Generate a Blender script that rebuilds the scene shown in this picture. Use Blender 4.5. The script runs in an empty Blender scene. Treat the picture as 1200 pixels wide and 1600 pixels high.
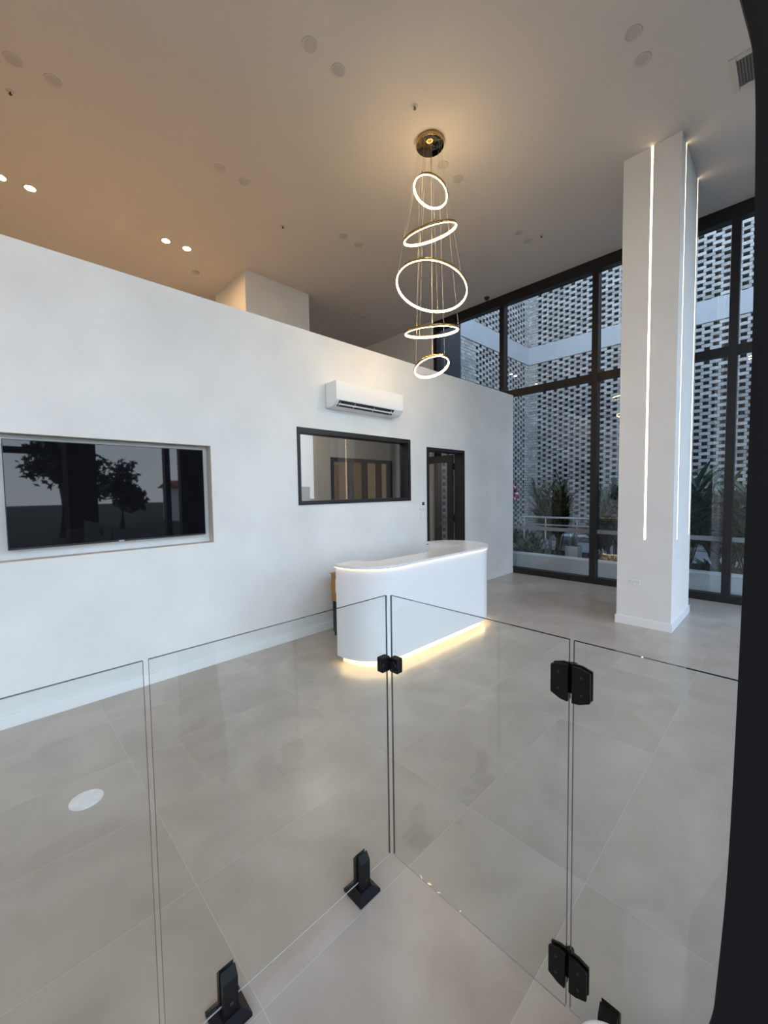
import bpy, bmesh, math, random
from mathutils import Vector, Matrix
random.seed(7)
PI = math.pi
S = bpy.context.scene
COL = S.collection

# ------------------------------------------------------------------ camera
YAW, PITCH, ROLL, FPX = 0.796530387, -0.0531080815, -0.0142308485, 630.1945
fw = Vector((math.cos(PITCH)*math.cos(YAW), math.cos(PITCH)*math.sin(YAW), math.sin(PITCH)))
r0 = fw.cross(Vector((0, 0, 1))).normalized()
u0 = r0.cross(fw)
rt = r0*math.cos(ROLL) + u0*math.sin(ROLL)
up = -r0*math.sin(ROLL) + u0*math.cos(ROLL)
cd = bpy.data.cameras.new('camera')
cd.sensor_fit = 'VERTICAL'; cd.sensor_height = 36.0
cd.lens = FPX/1600*36.0
cd.clip_start = 0.05; cd.clip_end = 300
cam = bpy.data.objects.new('camera', cd)
COL.objects.link(cam)
cam.matrix_world = Matrix(((rt.x, up.x, -fw.x, 0), (rt.y, up.y, -fw.y, 0), (rt.z, up.z, -fw.z, 1.7), (0, 0, 0, 1)))
S.camera = cam

# ------------------------------------------------------------------ world, light, exposure
S.view_settings.view_transform = 'Standard'
S.view_settings.look = 'None'
S.view_settings.gamma = 1
S.view_settings.use_curve_mapping = False
S.view_settings.exposure = -0.17
SKY = 5.5
LED = 8.0          # strips in the pillar and the desk
RING = 38.0        # chandelier rings
DOWN = 560.0       # lit downlights
w = bpy.data.worlds.new('sky'); S.world = w; w.use_nodes = True
nt = w.node_tree; nt.nodes.clear()
out = nt.nodes.new('ShaderNodeOutputWorld'); bg = nt.nodes.new('ShaderNodeBackground')
tc = nt.nodes.new('ShaderNodeTexCoord'); sep = nt.nodes.new('ShaderNodeSeparateXYZ'); rp = nt.nodes.new('ShaderNodeValToRGB')
nt.links.new(tc.outputs['Generated'], sep.inputs[0]); nt.links.new(sep.outputs[2], rp.inputs[0])
el = rp.color_ramp.elements
el[0].position = 0.0; el[0].color = (0.82, 0.92, 1.0, 1)
el[1].position = 1.0; el[1].color = (0.13, 0.19, 0.30, 1)
e = el.new(0.16); e.color = (0.71, 0.86, 1.0, 1)
e = el.new(0.5); e.color = (0.46, 0.61, 0.83, 1)
nt.links.new(rp.outputs[0], bg.inputs[0]); bg.inputs[1].default_value = SKY
nt.links.new(bg.outputs[0], out.inputs[0])
pl = bpy.data.lights.new('daylight_portal', 'AREA'); pl.shape = 'RECTANGLE'; pl.size = 9.4; pl.size_y = 5.4
pl.cycles.is_portal = True
po = bpy.data.objects.new('daylight_portal', pl); COL.objects.link(po)
po.location = (2.75, -2.0, 2.8); po.rotation_euler = (PI/2, 0, PI)

# ------------------------------------------------------------------ materials
def mat(name, color, rough=0.5, metal=0.0, spec=0.5, emit=None, es=0, coat=0):
    m = bpy.data.materials.new(name); m.use_nodes = True
    b = m.node_tree.nodes['Principled BSDF']
    b.inputs['Base Color'].default_value = (*color, 1); b.inputs['Roughness'].default_value = rough
    b.inputs['Metallic'].default_value = metal; b.inputs['Specular IOR Level'].default_value = spec
    b.inputs['Coat Weight'].default_value = coat
    if emit:
        b.inputs['Emission Color'].default_value = (*emit, 1); b.inputs['Emission Strength'].default_value = es
    return m
def noisy(name, c1, c2, scale, rough=0.5, spec=0.5, detail=4, bump=0, r2=None, lo=0.3, hi=0.7, metal=0):
    m = mat(name, c1, rough, metal, spec); t = m.node_tree; b = t.nodes['Principled BSDF']
    g = t.nodes.new('ShaderNodeNewGeometry'); n = t.nodes.new('ShaderNodeTexNoise')
    n.inputs['Scale'].default_value = scale; n.inputs['Detail'].default_value = detail
    t.links.new(g.outputs['Position'], n.inputs['Vector'])
    r = t.nodes.new('ShaderNodeValToRGB'); r.color_ramp.elements[0].position = lo; r.color_ramp.elements[1].position = hi
    r.color_ramp.elements[0].color = (*c1, 1); r.color_ramp.elements[1].color = (*c2, 1)
    t.links.new(n.outputs['Fac'], r.inputs[0]); t.links.new(r.outputs[0], b.inputs['Base Color'])
    if bump:
        bp = t.nodes.new('ShaderNodeBump'); bp.inputs['Strength'].default_value = bump; bp.inputs['Distance'].default_value = 0.01
        t.links.new(n.outputs['Fac'], bp.inputs['Height']); t.links.new(bp.outputs[0], b.inputs['Normal'])
    return m
def glassmat(name, tint, base=0.04, rough=0.0):
    m = bpy.data.materials.new(name); m.use_nodes = True; t = m.node_tree; t.nodes.clear()
    o = t.nodes.new('ShaderNodeOutputMaterial'); mx = t.nodes.new('ShaderNodeMixShader')
    tr = t.nodes.new('ShaderNodeBsdfTransparent'); tr.inputs[0].default_value = (*tint, 1)
    gl = t.nodes.new('ShaderNodeBsdfGlossy'); gl.inputs['Roughness'].default_value = rough
    gl.inputs['Color'].default_value = (1, 1, 1, 1)
    lw = t.nodes.new('ShaderNodeLayerWeight'); lw.inputs[0].default_value = 0.5
    p = t.nodes.new('ShaderNodeMath'); p.operation = 'POWER'; p.inputs[1].default_value = 5
    q = t.nodes.new('ShaderNodeMath'); q.operation = 'MULTIPLY_ADD'; q.inputs[1].default_value = 1-base; q.inputs[2].default_value = base
    t.links.new(lw.outputs['Facing'], p.inputs[0]); t.links.new(p.outputs[0], q.inputs[0]); t.links.new(q.outputs[0], mx.inputs[0])
    t.links.new(tr.outputs[0], mx.inputs[1]); t.links.new(gl.outputs[0], mx.inputs[2]); t.links.new(mx.outputs[0], o.inputs[0])
    return m

def floor_material():
    m = mat('stone_tile', (0.5, 0.48, 0.45), 0.22, 0, 0.5); t = m.node_tree; b = t.nodes['Principled BSDF']; N = t.nodes.new; L = t.links.new
    g = N('ShaderNodeNewGeometry'); sp = N('ShaderNodeSeparateXYZ'); L(g.outputs['Position'], sp.inputs[0])
    def math_(op, a, v=None, v2=None):
        n = N('ShaderNodeMath'); n.operation = op
        if hasattr(a, 'links'): L(a, n.inputs[0])
        else: n.inputs[0].default_value = a
        if v is not None:
            if hasattr(v, 'links'): L(v, n.inputs[1])
            else: n.inputs[1].default_value = v
        if v2 is not None: n.inputs[2].default_value = v2
        return n.outputs[0]
    TY, TX = 0.592, 1.19
    yv = math_('DIVIDE', math_('ADD', sp.outputs[1], 0.004), TY)
    row = math_('FLOOR', yv)
    odd = math_('FLOORED_MODULO', row, 2.0)
    xs = math_('ADD', sp.outputs[0], -0.565)
    xv = math_('DIVIDE', xs, TX)
    fx = math_('FRACT', xv); fy = math_('FRACT', yv)
    dx = math_('MULTIPLY', math_('SUBTRACT', 0.5, math_('ABSOLUTE', math_('SUBTRACT', fx, 0.5))), TX)
    dy = math_('MULTIPLY', math_('SUBTRACT', 0.5, math_('ABSOLUTE', math_('SUBTRACT', fy, 0.5))), TY)
    dm = math_('MINIMUM', dx, dy)
    grout = math_('LESS_THAN', dm, 0.0012)
    # stone mottling
    cx = N('ShaderNodeCombineXYZ'); L(math_('FLOOR', xv), cx.inputs[0]); L(row, cx.inputs[1])
    wn = N('ShaderNodeTexWhiteNoise'); wn.noise_dimensions = '3D'; L(cx.outputs[0], wn.inputs['Vector'])
    off = N('ShaderNodeVectorMath'); off.operation = 'SCALE'; L(wn.outputs['Color'], off.inputs[0]); off.inputs['Scale'].default_value = 9.0
    ad = N('ShaderNodeVectorMath'); ad.operation = 'ADD'; L(g.outputs['Position'], ad.inputs[0]); L(off.outputs[0], ad.inputs[1])
    n1 = N('ShaderNodeTexNoise'); n1.inputs['Scale'].default_value = 2.2; n1.inputs['Detail'].default_value = 8; n1.inputs['Distortion'].default_value = 0.7
    L(ad.outputs[0], n1.inputs['Vector'])
    r = N('ShaderNodeValToRGB'); e = r.color_ramp.elements
    e[0].position = 0.34; e[0].color = (0.40, 0.35, 0.295, 1); e[1].position = 0.68; e[1].color = (0.505, 0.455, 0.395, 1)
    L(n1.outputs['Fac'], r.inputs[0])
    # pale veins
    n2 = N('ShaderNodeTexNoise'); n2.inputs['Scale'].default_value = 1.3; n2.inputs['Detail'].default_value = 6; n2.inputs['Distortion'].default_value = 0.9
    L(ad.outputs[0], n2.inputs['Vector'])
    v = math_('ABSOLUTE', math_('SUBTRACT', n2.outputs['Fac'], 0.5))
    rv = N('ShaderNodeValToRGB'); rv.color_ramp.elements[0].position = 0; rv.color_ramp.elements[0].color = (1, 1, 1, 1)
    rv.color_ramp.elements[1].position = 0.02; rv.color_ramp.elements[1].color = (0, 0, 0, 1); L(v, rv.inputs[0])
    mv = N('ShaderNodeMixRGB'); mv.inputs[2].default_value = (0.55, 0.51, 0.455, 1)
    L(math_('MULTIPLY', rv.outputs[0], 0.14), mv.inputs[0]); L(r.outputs[0], mv.inputs[1])
    mg = N('ShaderNodeMixRGB'); mg.inputs[2].default_value = (0.56, 0.525, 0.475, 1); L(grout, mg.inputs[0]); L(mv.outputs[0], mg.inputs[1])
    L(mg.outputs[0], b.inputs['Base Color'])
    b.inputs['Roughness'].default_value = 0.30
    return m

def brick_material():
    m = mat('pale_brick', (0.5, 0.5, 0.5), 0.85); t = m.node_tree; b = t.nodes['Principled BSDF']; N = t.nodes.new; L = t.links.new
    g = N('ShaderNodeNewGeometry'); n = N('ShaderNodeTexNoise'); n.inputs['Scale'].default_value = 22; n.inputs['Detail'].default_value = 5
    L(g.outputs['Position'], n.inputs['Vector'])
    r = N('ShaderNodeValToRGB'); e = r.color_ramp.elements
    e[0].position = 0; e[0].color = (0.30, 0.29, 0.28, 1); e[1].position = 1; e[1].color = (0.50, 0.49, 0.47, 1)
    L(g.outputs['Random Per Island'], r.inputs[0])
    r2 = N('ShaderNodeValToRGB'); r2.color_ramp.elements[0].position = 0.35; r2.color_ramp.elements[0].color = (0.72, 0.69, 0.66, 1)
    r2.color_ramp.elements[1].position = 0.6; r2.color_ramp.elements[1].color = (1, 1, 1, 1); L(n.outputs['Fac'], r2.inputs[0])
    mx = N('ShaderNodeMixRGB'); mx.blend_type = 'MULTIPLY'; mx.inputs[0].default_value = 1
    L(r.outputs[0], mx.inputs[1]); L(r2.outputs[0], mx.inputs[2]); L(mx.outputs[0], b.inputs['Base Color'])
    return m

M = {}
M['floor'] = floor_material()
M['wall'] = noisy('microcement_wall', (0.74, 0.74, 0.72), (0.83, 0.83, 0.81), 1.6, 0.6, 0.25, 6, 0.02)
M['paint'] = noisy('white_paint', (0.79, 0.785, 0.77), (0.81, 0.805, 0.79), 3, 0.6, 0.3)
M['pillar'] = noisy('pillar_paint', (0.78, 0.77, 0.75), (0.81, 0.80, 0.78), 3, 0.55, 0.3)
M['ceiling'] = noisy('ceiling_paint', (0.66, 0.625, 0.60), (0.68, 0.645, 0.62), 1.2, 0.8, 0.1)
M['skirting'] = mat('skirting_gloss', (0.84, 0.84, 0.84), 0.3)
M['dark'] = noisy('dark_aluminium', (0.014, 0.013, 0.0145), (0.018, 0.0165, 0.018), 30, 0.42, 0.35)
M['black'] = noisy('matt_black_metal', (0.005, 0.0045, 0.005), (0.008, 0.007, 0.0078), 60, 0.45, 0.22)
M['panel'] = mat('black_satin_panel', (0.0095, 0.0095, 0.0105), 0.7, 0, 0.15)
M['glass'] = glassmat('fence_glass', (0.965, 0.982, 0.975), 0.04)
M['edge'] = glassmat('glass_edge', (0.06, 0.075, 0.075), 0.05)
M['edge_low'] = mat('glass_lower_edge', (0.5, 0.49, 0.46), 0.12)
M['pane'] = glassmat('window_glass', (0.90, 0.93, 0.95), 0.045)
M['office_pane'] = glassmat('office_window_glass', (0.82, 0.83, 0.83), 0.06)
M['strip'] = mat('frosted_strip', (0.20, 0.22, 0.245), 0.5)
M['desk'] = mat('white_laminate', (0.84, 0.84, 0.85), 0.22, 0, 0.5)
M['top'] = mat('white_solid_surface', (0.80, 0.79, 0.79), 0.2)
M['led'] = mat('warm_led', (1, 0.9, 0.8), 0.5, emit=(1.0, 0.74, 0.45), es=LED)
M['led_desk'] = mat('warm_led_desk', (1, 0.9, 0.8), 0.5, emit=(1.0, 0.72, 0.36), es=LED*0.6)
M['led_base'] = mat('warm_led_desk_base', (1, 0.9, 0.8), 0.5, emit=(1.0, 0.74, 0.38), es=LED*2.2)
M['ring_led'] = mat('ring_led', (1, 0.9, 0.8), 0.5, emit=(1.0, 0.70, 0.33), es=RING)
M['down'] = mat('lit_downlight', (1, 0.9, 0.8), 0.5, emit=(1.0, 0.60, 0.27), es=DOWN)
M['gold'] = noisy('polished_gold', (0.50, 0.34, 0.13), (0.56, 0.39, 0.16), 20, 0.16, metal=1)
M['gold_dark'] = mat('smoked_gold_mirror', (0.26, 0.19, 0.10), 0.04, 1)
M['cable'] = mat('steel_cable', (0.62, 0.58, 0.5), 0.35, 0.6)
M['ac'] = mat('ac_plastic', (0.86, 0.87, 0.88), 0.3)
M['ac_dark'] = mat('ac_outlet_dark', (0.02, 0.021, 0.025), 0.5)
M['plastic'] = mat('white_plastic', (0.82, 0.83, 0.83), 0.35)
M['plastic_grey'] = mat('pale_grey_plastic', (0.55, 0.56, 0.58), 0.4)
M['screen'] = mat('tv_screen', (0.006, 0.006, 0.008), 0.02, 0, 0.5)
M['tvframe'] = mat('tv_bezel', (0.02, 0.02, 0.022), 0.3)
M['disc'] = mat('downlight_diffuser_off', (0.53, 0.50, 0.475), 0.6)
M['disc_ring'] = mat('downlight_trim', (0.60, 0.57, 0.55), 0.5)
M['steel'] = noisy('brushed_steel', (0.82, 0.83, 0.85), (0.88, 0.89, 0.91), 50, 0.3, metal=0.2)
M['brick'] = brick_material()
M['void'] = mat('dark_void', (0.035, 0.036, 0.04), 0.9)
M['band'] = noisy('concrete_band', (0.36, 0.37, 0.38), (0.40, 0.41, 0.42), 3, 0.8)
M['soil'] = noisy('soil', (0.03, 0.025, 0.02), (0.07, 0.055, 0.04), 25, 0.95, bump=0.5)
M['paving'] = noisy('courtyard_paving', (0.25, 0.25, 0.25), (0.34, 0.34, 0.34), 4, 0.8)
M['planter'] = noisy('planter_render', (0.62, 0.64, 0.64), (0.70, 0.71, 0.71), 5, 0.7)
M['leaf'] = noisy('leaf_green', (0.015, 0.052, 0.012), (0.045, 0.105, 0.026), 9, 0.35)
M['leaf2'] = noisy('leaf_olive', (0.035, 0.05, 0.016), (0.085, 0.10, 0.032), 9, 0.4)
M['leaf_dark'] = noisy('leaf_deep_green', (0.006, 0.026, 0.010), (0.020, 0.064, 0.026), 7, 0.3)
M['bark'] = noisy('bark', (0.06, 0.045, 0.03), (0.12, 0.09, 0.06), 14, 0.9, bump=0.5)
M['red'] = mat('red_vinyl', (0.42, 0.03, 0.06), 0.4)
M['carton'] = noisy('cardboard', (0.33, 0.17, 0.065), (0.40, 0.22, 0.09), 12, 0.8)
M['paper'] = mat('paper_label', (0.75, 0.75, 0.75), 0.7)
M['print'] = mat('grey_print', (0.22, 0.22, 0.23), 0.7)
M['tape'] = mat('parcel_tape', (0.50, 0.20, 0.03), 0.25)
M['tan'] = noisy('tan_paint', (0.50, 0.40, 0.27), (0.53, 0.43, 0.29), 2, 0.8)
M['grey_paint'] = noisy('grey_paint', (0.50, 0.48, 0.46), (0.53, 0.51, 0.49), 2, 0.8)
M['grass'] = noisy('ground_outside', (0.045, 0.05, 0.035), (0.08, 0.08, 0.06), 0.8, 0.95)
M['roof_red'] = mat('roof_red', (0.45, 0.12, 0.08), 0.8)
M['disc_white'] = noisy('floor_disc_white', (0.80, 0.81, 0.84), (0.90, 0.91, 0.93), 35, 0.35)

# ------------------------------------------------------------------ helpers
def bx(bm, x0, x1, y0, y1, z0, z1, mi=0, bev=0):
    vs = [bm.verts.new(p) for p in ((x0, y0, z0), (x1, y0, z0), (x1, y1, z0), (x0, y1, z0), (x0, y0, z1), (x1, y0, z1), (x1, y1, z1), (x0, y1, z1))]
    fs = [bm.faces.new([vs[i] for i in q]) for q in ((0, 3, 2, 1), (4, 5, 6, 7), (0, 1, 5, 4), (1, 2, 6, 5), (2, 3, 7, 6), (3, 0, 4, 7))]
    for f in fs: f.material_index = mi
    if bev:
        es = list({e for f in fs for e in f.edges})
        bmesh.ops.bevel(bm, geom=es, offset=bev, segments=2, affect='EDGES', profile=0.5)
def cyl(bm, c, r, z0, z1, n=32, r1=None, axis='Z', mi=0, cap=True):
    r1 = r if r1 is None else r1
    def P(a, rr, h):
        u, v = rr*math.cos(a), rr*math.sin(a)
        if axis == 'Z': return (c[0]+u, c[1]+v, h)
        if axis == 'Y': return (c[0]+u, h, c[1]+v)
        return (h, c[0]+u, c[1]+v)
    a_ = [bm.verts.new(P(2*PI*i/n, r, z0)) for i in range(n)]
    b_ = [bm.verts.new(P(2*PI*i/n, r1, z1)) for i in range(n)]
    for i in range(n):
        j = (i+1) % n
        f = bm.faces.new((a_[i], a_[j], b_[j], b_[i])); f.material_index = mi; f.smooth = True
    if cap:
        bm.faces.new(a_).material_index = mi; bm.faces.new(b_).material_index = mi
def lathe(bm, c, prof, n=40, closed=False):
    rings = [[bm.verts.new((c[0]+r*math.cos(2*PI*i/n), c[1]+r*math.sin(2*PI*i/n), z)) for i in range(n)] for r, z in prof]
    m = len(rings); K = m if closed else m-1
    for k in range(K):
        A, B = rings[k], rings[(k+1) % m]
        for i in range(n):
            j = (i+1) % n
            f = bm.faces.new((A[i], A[j], B[j], B[i])); f.smooth = True
    if not closed:
        if prof[0][0] > 1e-4: bm.faces.new(rings[0])
        if prof[-1][0] > 1e-4: bm.faces.new(rings[-1])
def prism(bm, pts, z0, z1, mi=0):
    a = [bm.verts.new((x, y, z0)) for x, y in pts]; b = [bm.verts.new((x, y, z1)) for x, y in pts]
    n = len(pts)
    bm.faces.new(a[::-1]).material_index = mi; bm.faces.new(b).material_index = mi
    for i in range(n):
        f = bm.faces.new((a[i], a[(i+1) % n], b[(i+1) % n], b[i])); f.material_index = mi
def prism_axis(bm, pts, h0, h1, axis, mi=0):
    # pts are 2D in the plane normal to axis: X -> (y,z), Y -> (x,z)
    P = (lambda p, h: (h, p[0], p[1])) if axis == 'X' else (lambda p, h: (p[0], h, p[1]))
    a = [bm.verts.new(P(p, h0)) for p in pts]; b = [bm.verts.new(P(p, h1)) for p in pts]; n = len(pts)
    bm.faces.new(a).material_index = mi; bm.faces.new(b[::-1]).material_index = mi
    for i in range(n):
        bm.faces.new((a[i], a[(i+1) % n], b[(i+1) % n], b[i])).material_index = mi
def tube(bm, pts, r, n=8, r_end=None, cap=True):
    pts = [Vector(p) for p in pts]; rings = []
    for i, p in enumerate(pts):
        d = (pts[min(i+1, len(pts)-1)] - pts[max(i-1, 0)]).normalized()
        u = d.cross(Vector((0, 0, 1)));
        if u.length < 1e-3: u = d.cross(Vector((1, 0, 0)))
        u.normalize(); v = d.cross(u)
        rr = r if r_end is None else r + (r_end-r)*i/(len(pts)-1)
        rings.append([bm.verts.new(p + (u*math.cos(2*PI*k/n) + v*math.sin(2*PI*k/n))*rr) for k in range(n)])
    for A, B in zip(rings, rings[1:]):
        for k in range(n):
            f = bm.faces.new((A[k], A[(k+1) % n], B[(k+1) % n], B[k])); f.smooth = True
    if cap: bm.faces.new(rings[0]); bm.faces.new(rings[-1])
def NB(): return bmesh.new()
def obj(name, bm, m, parent=None, rel=False, recalc=True):
    if recalc: bmesh.ops.recalc_face_normals(bm, faces=bm.faces)
    me = bpy.data.meshes.new(name); bm.to_mesh(me); bm.free()
    for x in (m if isinstance(m, (list, tuple)) else [m]): me.materials.append(x)
    o = bpy.data.objects.new(name, me); COL.objects.link(o)
    if parent is not None:
        o.parent = parent
        if not rel: o.matrix_parent_inverse = Matrix.Translation(-parent.location) if parent.type == 'EMPTY' and parent.parent is None else parent_world_inv(parent)
    return o
def parent_world_inv(p):
    mw = Matrix.Identity(4); q = p; chain = []
    while q: chain.append(q); q = q.parent
    for q in reversed(chain): mw = mw @ q.matrix_parent_inverse @ q.matrix_basis
    return mw.inverted()
def tag(o, label, cat, group=None, kind=None):
    o['label'] = label; o['category'] = cat
    if group: o['group'] = group
    if kind: o['kind'] = kind
    return o
def thing(name, label, cat, loc=(0, 0, 0), group=None, kind=None):
    o = bpy.data.objects.new(name, None); COL.objects.link(o); o.location = loc; o.empty_display_size = 0.1
    return tag(o, label, cat, group, kind)
def struct(name, bm, m, label=None, cat=None, parent=None):
    o = obj(name, bm, m, parent)
    if parent is None:
        o['kind'] = 'structure'
        if label: o['label'] = label; o['category'] = cat
    return o
def copy_tree(root, loc, label):
    r = root.copy(); COL.objects.link(r); r.location = loc; r['label'] = label
    for ch in list(root.children):
        c = ch.copy(); COL.objects.link(c); c.parent = r
        for g in ch.children:
            d = g.copy(); COL.objects.link(d); d.parent = c
    return r
def rnd(a, b): return random.uniform(a, b)

ZC, YW, XG = 5.58, 4.0, 7.55
# ------------------------------------------------------------------ room shell
b = NB(); bx(b, -4.5, 7.75, -2.3, 10.2, -0.12, 0)
struct('floor', b, M['floor'], 'large pale grey-beige stone tile floor with thin grout lines', 'floor')
b = NB(); bx(b, -4.5, 7.75, -2.3, 10.2, ZC, ZC+0.25)
struct('ceiling', b, M['ceiling'], 'high flat plasterboard ceiling', 'ceiling')
# TV wall with niche, office window opening and door opening
WH, NY = 3.555, 4.11
NX0, NX1, NZ0, NZ1 = -0.02, 1.565, 1.215, 2.16
OX0, OX1, OZ0, OZ1 = 2.54, 4.465, 1.545, 2.44
DX0, DX1, DZ1 = 4.845, 5.85, 2.36
YB = 4.16
b = NB()
for x0, x1, z0, z1 in ((-4.5, NX0, 0, WH), (NX0, NX1, 0, NZ0), (NX0, NX1, NZ1, WH), (NX1, OX0, 0, WH), (OX0, OX1, 0, OZ0), (OX0, OX1, OZ1, WH),
                       (OX1, DX0, 0, WH), (DX0, DX1, DZ1, WH), (DX1, 7.56, 0, WH)):
    bx(b, x0, x1, YW, YB, z0, z1)
bx(b, NX0, NX1, NY, YB, NZ0, NZ1)
bmesh.ops.remove_doubles(b, verts=b.verts, dist=1e-5)
struct('wall_left', b, M['wall'], 'pale microcement partition wall with screen niche, window and doorway', 'wall')
b = NB()
t_ = 0.004
bx(b, NX0, NX1, YW-0.002, NY-0.001, NZ1-t_, NZ1-0.0003); bx(b, NX0, NX1, YW-0.002, NY-0.001, NZ0+0.0003, NZ0+t_)
bx(b, NX1-t_, NX1-0.0003, YW-0.002, NY-0.001, NZ0+t_, NZ1-t_); bx(b, NX0+0.0003, NX0+t_, YW-0.002, NY-0.001, NZ0+t_, NZ1-t_)
struct('trim_reveal_shade', b, mat('niche_reveal_shade', (0.62, 0.56, 0.48), 0.6), 'thin beige lining of the screen niche, reveal shade put in its colour', 'trim')  # beige colour stands in for the shade on the niche reveal
b = NB(); bx(b, -4.5, DX0-0.0, YW-0.014, YW, 0, 0.095, bev=0.003)
bx(b, DX1, 7.55, YW-0.014, YW, 0, 0.095, bev=0.003)
struct('baseboard_left', b, M['skirting'], 'white skirting board along the partition wall', 'baseboard')
# behind: far wall beyond the glazing, rear wall, left wall
b = NB(); bx(b, 7.5, 7.75, 6.02, 10.2, 0, ZC)
struct('wall_far', b, M['paint'], 'pale painted wall beyond the end of the glazing', 'wall')
b = NB(); bx(b, -4.5, 7.75, 9.9, 10.2, 0, ZC)
struct('wall_back', b, M['paint'], 'painted rear wall beyond the partition', 'wall')
b = NB(); bx(b, -4.7, -4.5, -2.3, 10.2, 0, ZC)
struct('wall_side', b, M['paint'], 'painted side wall', 'wall')
# office: roof slab, back wall with inner window, tan wall beyond
b = NB(); bx(b, -4.5, 7.5, YB, 9.9, 3.36, 3.46)
struct('ceiling_office', b, M['paint'], 'office ceiling slab behind the partition wall', 'ceiling')
IX0, IX1, IZ1 = 4.66, 6.3, 2.345
b = NB(); YO = 6.2
bx(b, -4.5, IX0, YO, YO+0.12, 0, 3.36); bx(b, IX1, 7.5, YO, YO+0.12, 0, 3.36); bx(b, IX0, IX1, YO, YO+0.12, IZ1, 3.36)
struct('wall_office', b, M['grey_paint'], 'grey office back wall seen through the office window', 'wall')
b = NB(); bx(b, 0.5, 0.6, YB, YO, 0, 3.36)
struct('wall_office_side', b, M['grey_paint'], 'grey office side wall', 'wall')
b = NB(); bx(b, 3.0, 7.5, 8.3, 8.4, 0, 3.36)
struct('wall_office_rear', b, M['tan'], 'tan wall of the room behind the inner sliding window', 'wall')
# boxed white riser above the partition
b = NB(); bx(b, 3.37, 4.69, 6.83, 8.1, 3.46, ZC)
struct('wall_riser', b, M['paint'], 'cream boxed riser rising to the ceiling behind the partition', 'wall')

# inner sliding window in the office back wall
t = thing('window_4', 'dark framed sliding window deep inside the office', 'window', (5.5, YO, 0.1), kind='structure')
b = NB(); fy0, fy1 = YO-0.03, YO+0.1
bx(b, IX0, IX1, fy0, fy1, IZ1-0.07, IZ1); bx(b, IX0, IX1, fy0, fy1, 0.0, 0.08)
for x in (IX0, 5.15, 5.52, 5.92, IX1-0.06): bx(b, x, x+0.06, fy0, fy1, 0.08, IZ1-0.07)
obj('window_frame', b, M['dark'], t)
for x0, x1 in ((IX0+.06, 5.15), (5.21, 5.52), (5.58, 5.92), (5.98, IX1-.06)):
    b = NB(); bx(b, x0, x1, YO+0.03, YO+0.038, 0.08, IZ1-0.07); obj('window_pane', b, M['office_pane'], t)
# lamps of the office and of the room behind it (ceiling panels)
def room_lamp(name, label, x, y, z, e, color):
    m = mat(name+'_glow', (1, 1, 1), emit=color, es=e)
    t = thing(name, label, 'ceiling lamp', (x, y, z), group='lamps in the back rooms')
    b = NB(); cyl(b, (x, y), 0.16, z-0.03, z, 32); obj('lamp_body', b, M['plastic'], t)
    b = NB(); cyl(b, (x, y), 0.145, z-0.036, z-0.0302, 32); obj('lamp_diffuser', b, m, t)
room_lamp('ceiling_lamp', 'round ceiling lamp in the room behind the office', 5.2, 7.2, 3.36, 150, (1, 0.72, 0.42))
room_lamp('ceiling_lamp', 'round ceiling lamp inside the office', 3.6, 5.2, 3.36, 170, (1, 0.9, 0.78))

# ------------------------------------------------------------------ far glazing
t = thing('window_1', 'tall dark framed glazing looking onto the brick courtyard', 'window', (XG+0.07, 2.0, 0), kind='structure')
GX0, GX1 = XG, XG+0.15
muls = [5.90, 4.20, 2.44, 0.63, -1.15]
b = NB(); bx(b, GX0, GX1, -2.2, 6.0, ZC-0.19, ZC-0.001); obj('head_frame', b, M['dark'], t)
b = NB(); bx(b, GX0, GX1, -2.2, 6.0, 0.001, 0.11); obj('sill_frame', b, M['dark'], t)
for y in muls:
    b = NB(); bx(b, GX0, GX1, y, y+0.10, 0.11, ZC-0.19); obj('mullion', b, M['dark'], t)
ys = [6.0] + muls
for i in range(len(muls)-1):
    ya, yb = muls[i+1]+0.10, muls[i]
    b = NB(); bx(b, GX0+0.02, GX1-0.01, ya, yb, 3.55, 3.67); obj('transom', b, M['dark'], t)
    for z0, z1 in ((0.11, 3.55), (3.67, ZC-0.19)):
        b = NB(); bx(b, XG+0.09, XG+0.10, ya, yb, z0, z1)
        pn = obj('window_pane', b, M['pane'], t)
        if z0 < 1:
            b = NB(); bx(b, XG+0.086, XG+0.0898, ya, yb, 0.885, 0.955); obj('vision_strip', b, M['strip'], pn)
b = NB(); bx(b, 7.49, 7.56, 6.0, 6.2, 0, ZC); struct('trim_2', b, M['paint'], 'white end post beside the glazing above the partition', 'trim')

# ------------------------------------------------------------------ courtyard
b = NB(); bx(b, 7.75, 14.2, -6, 7.2, -0.15, -0.02)
struct('floor_courtyard', b, M['paving'], 'pale courtyard paving outside the glazing', 'ground')
XS, YS, ROW, PITCH_, BL = 13.3, 6.48, 0.086, 0.352, 0.237
def brick_run(bm, u0, u1, z0, z1, place, solid):
    k0 = int(math.floor(z0/ROW)); k1 = int(math.ceil(z1/ROW))
    for k in range(k0, k1):
        off = 0 if k % 2 == 0 else PITCH_/2
        n0 = int(math.floor((u0-off)/PITCH_)) - 1; n1 = int(math.ceil((u1-off)/PITCH_)) + 1
        for n in range(n0, n1):
            a = off + n*PITCH_
            for s0, s1, hole in ((a, a+BL, False), (a+BL, a+PITCH_, True)):
                s0_, s1_ = max(s0, u0), min(s1, u1)
                if s1_-s0_ < 0.02: continue
                if hole and not solid((s0+s1)/2, k*ROW): continue
                g = 0.004 if not hole else 0.004
                place(bm, s0_+g, s1_-g if hole else s1_-g, k*ROW+g, (k+1)*ROW-g, rnd(-0.006, 0.006))
BZ0, BZ1 = 5.86, 6.42
b = NB()
pr = lambda bm, a, c, z0, z1, j: bx(bm, XS+j, XS+0.085, a, c, z0, z1)
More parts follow.
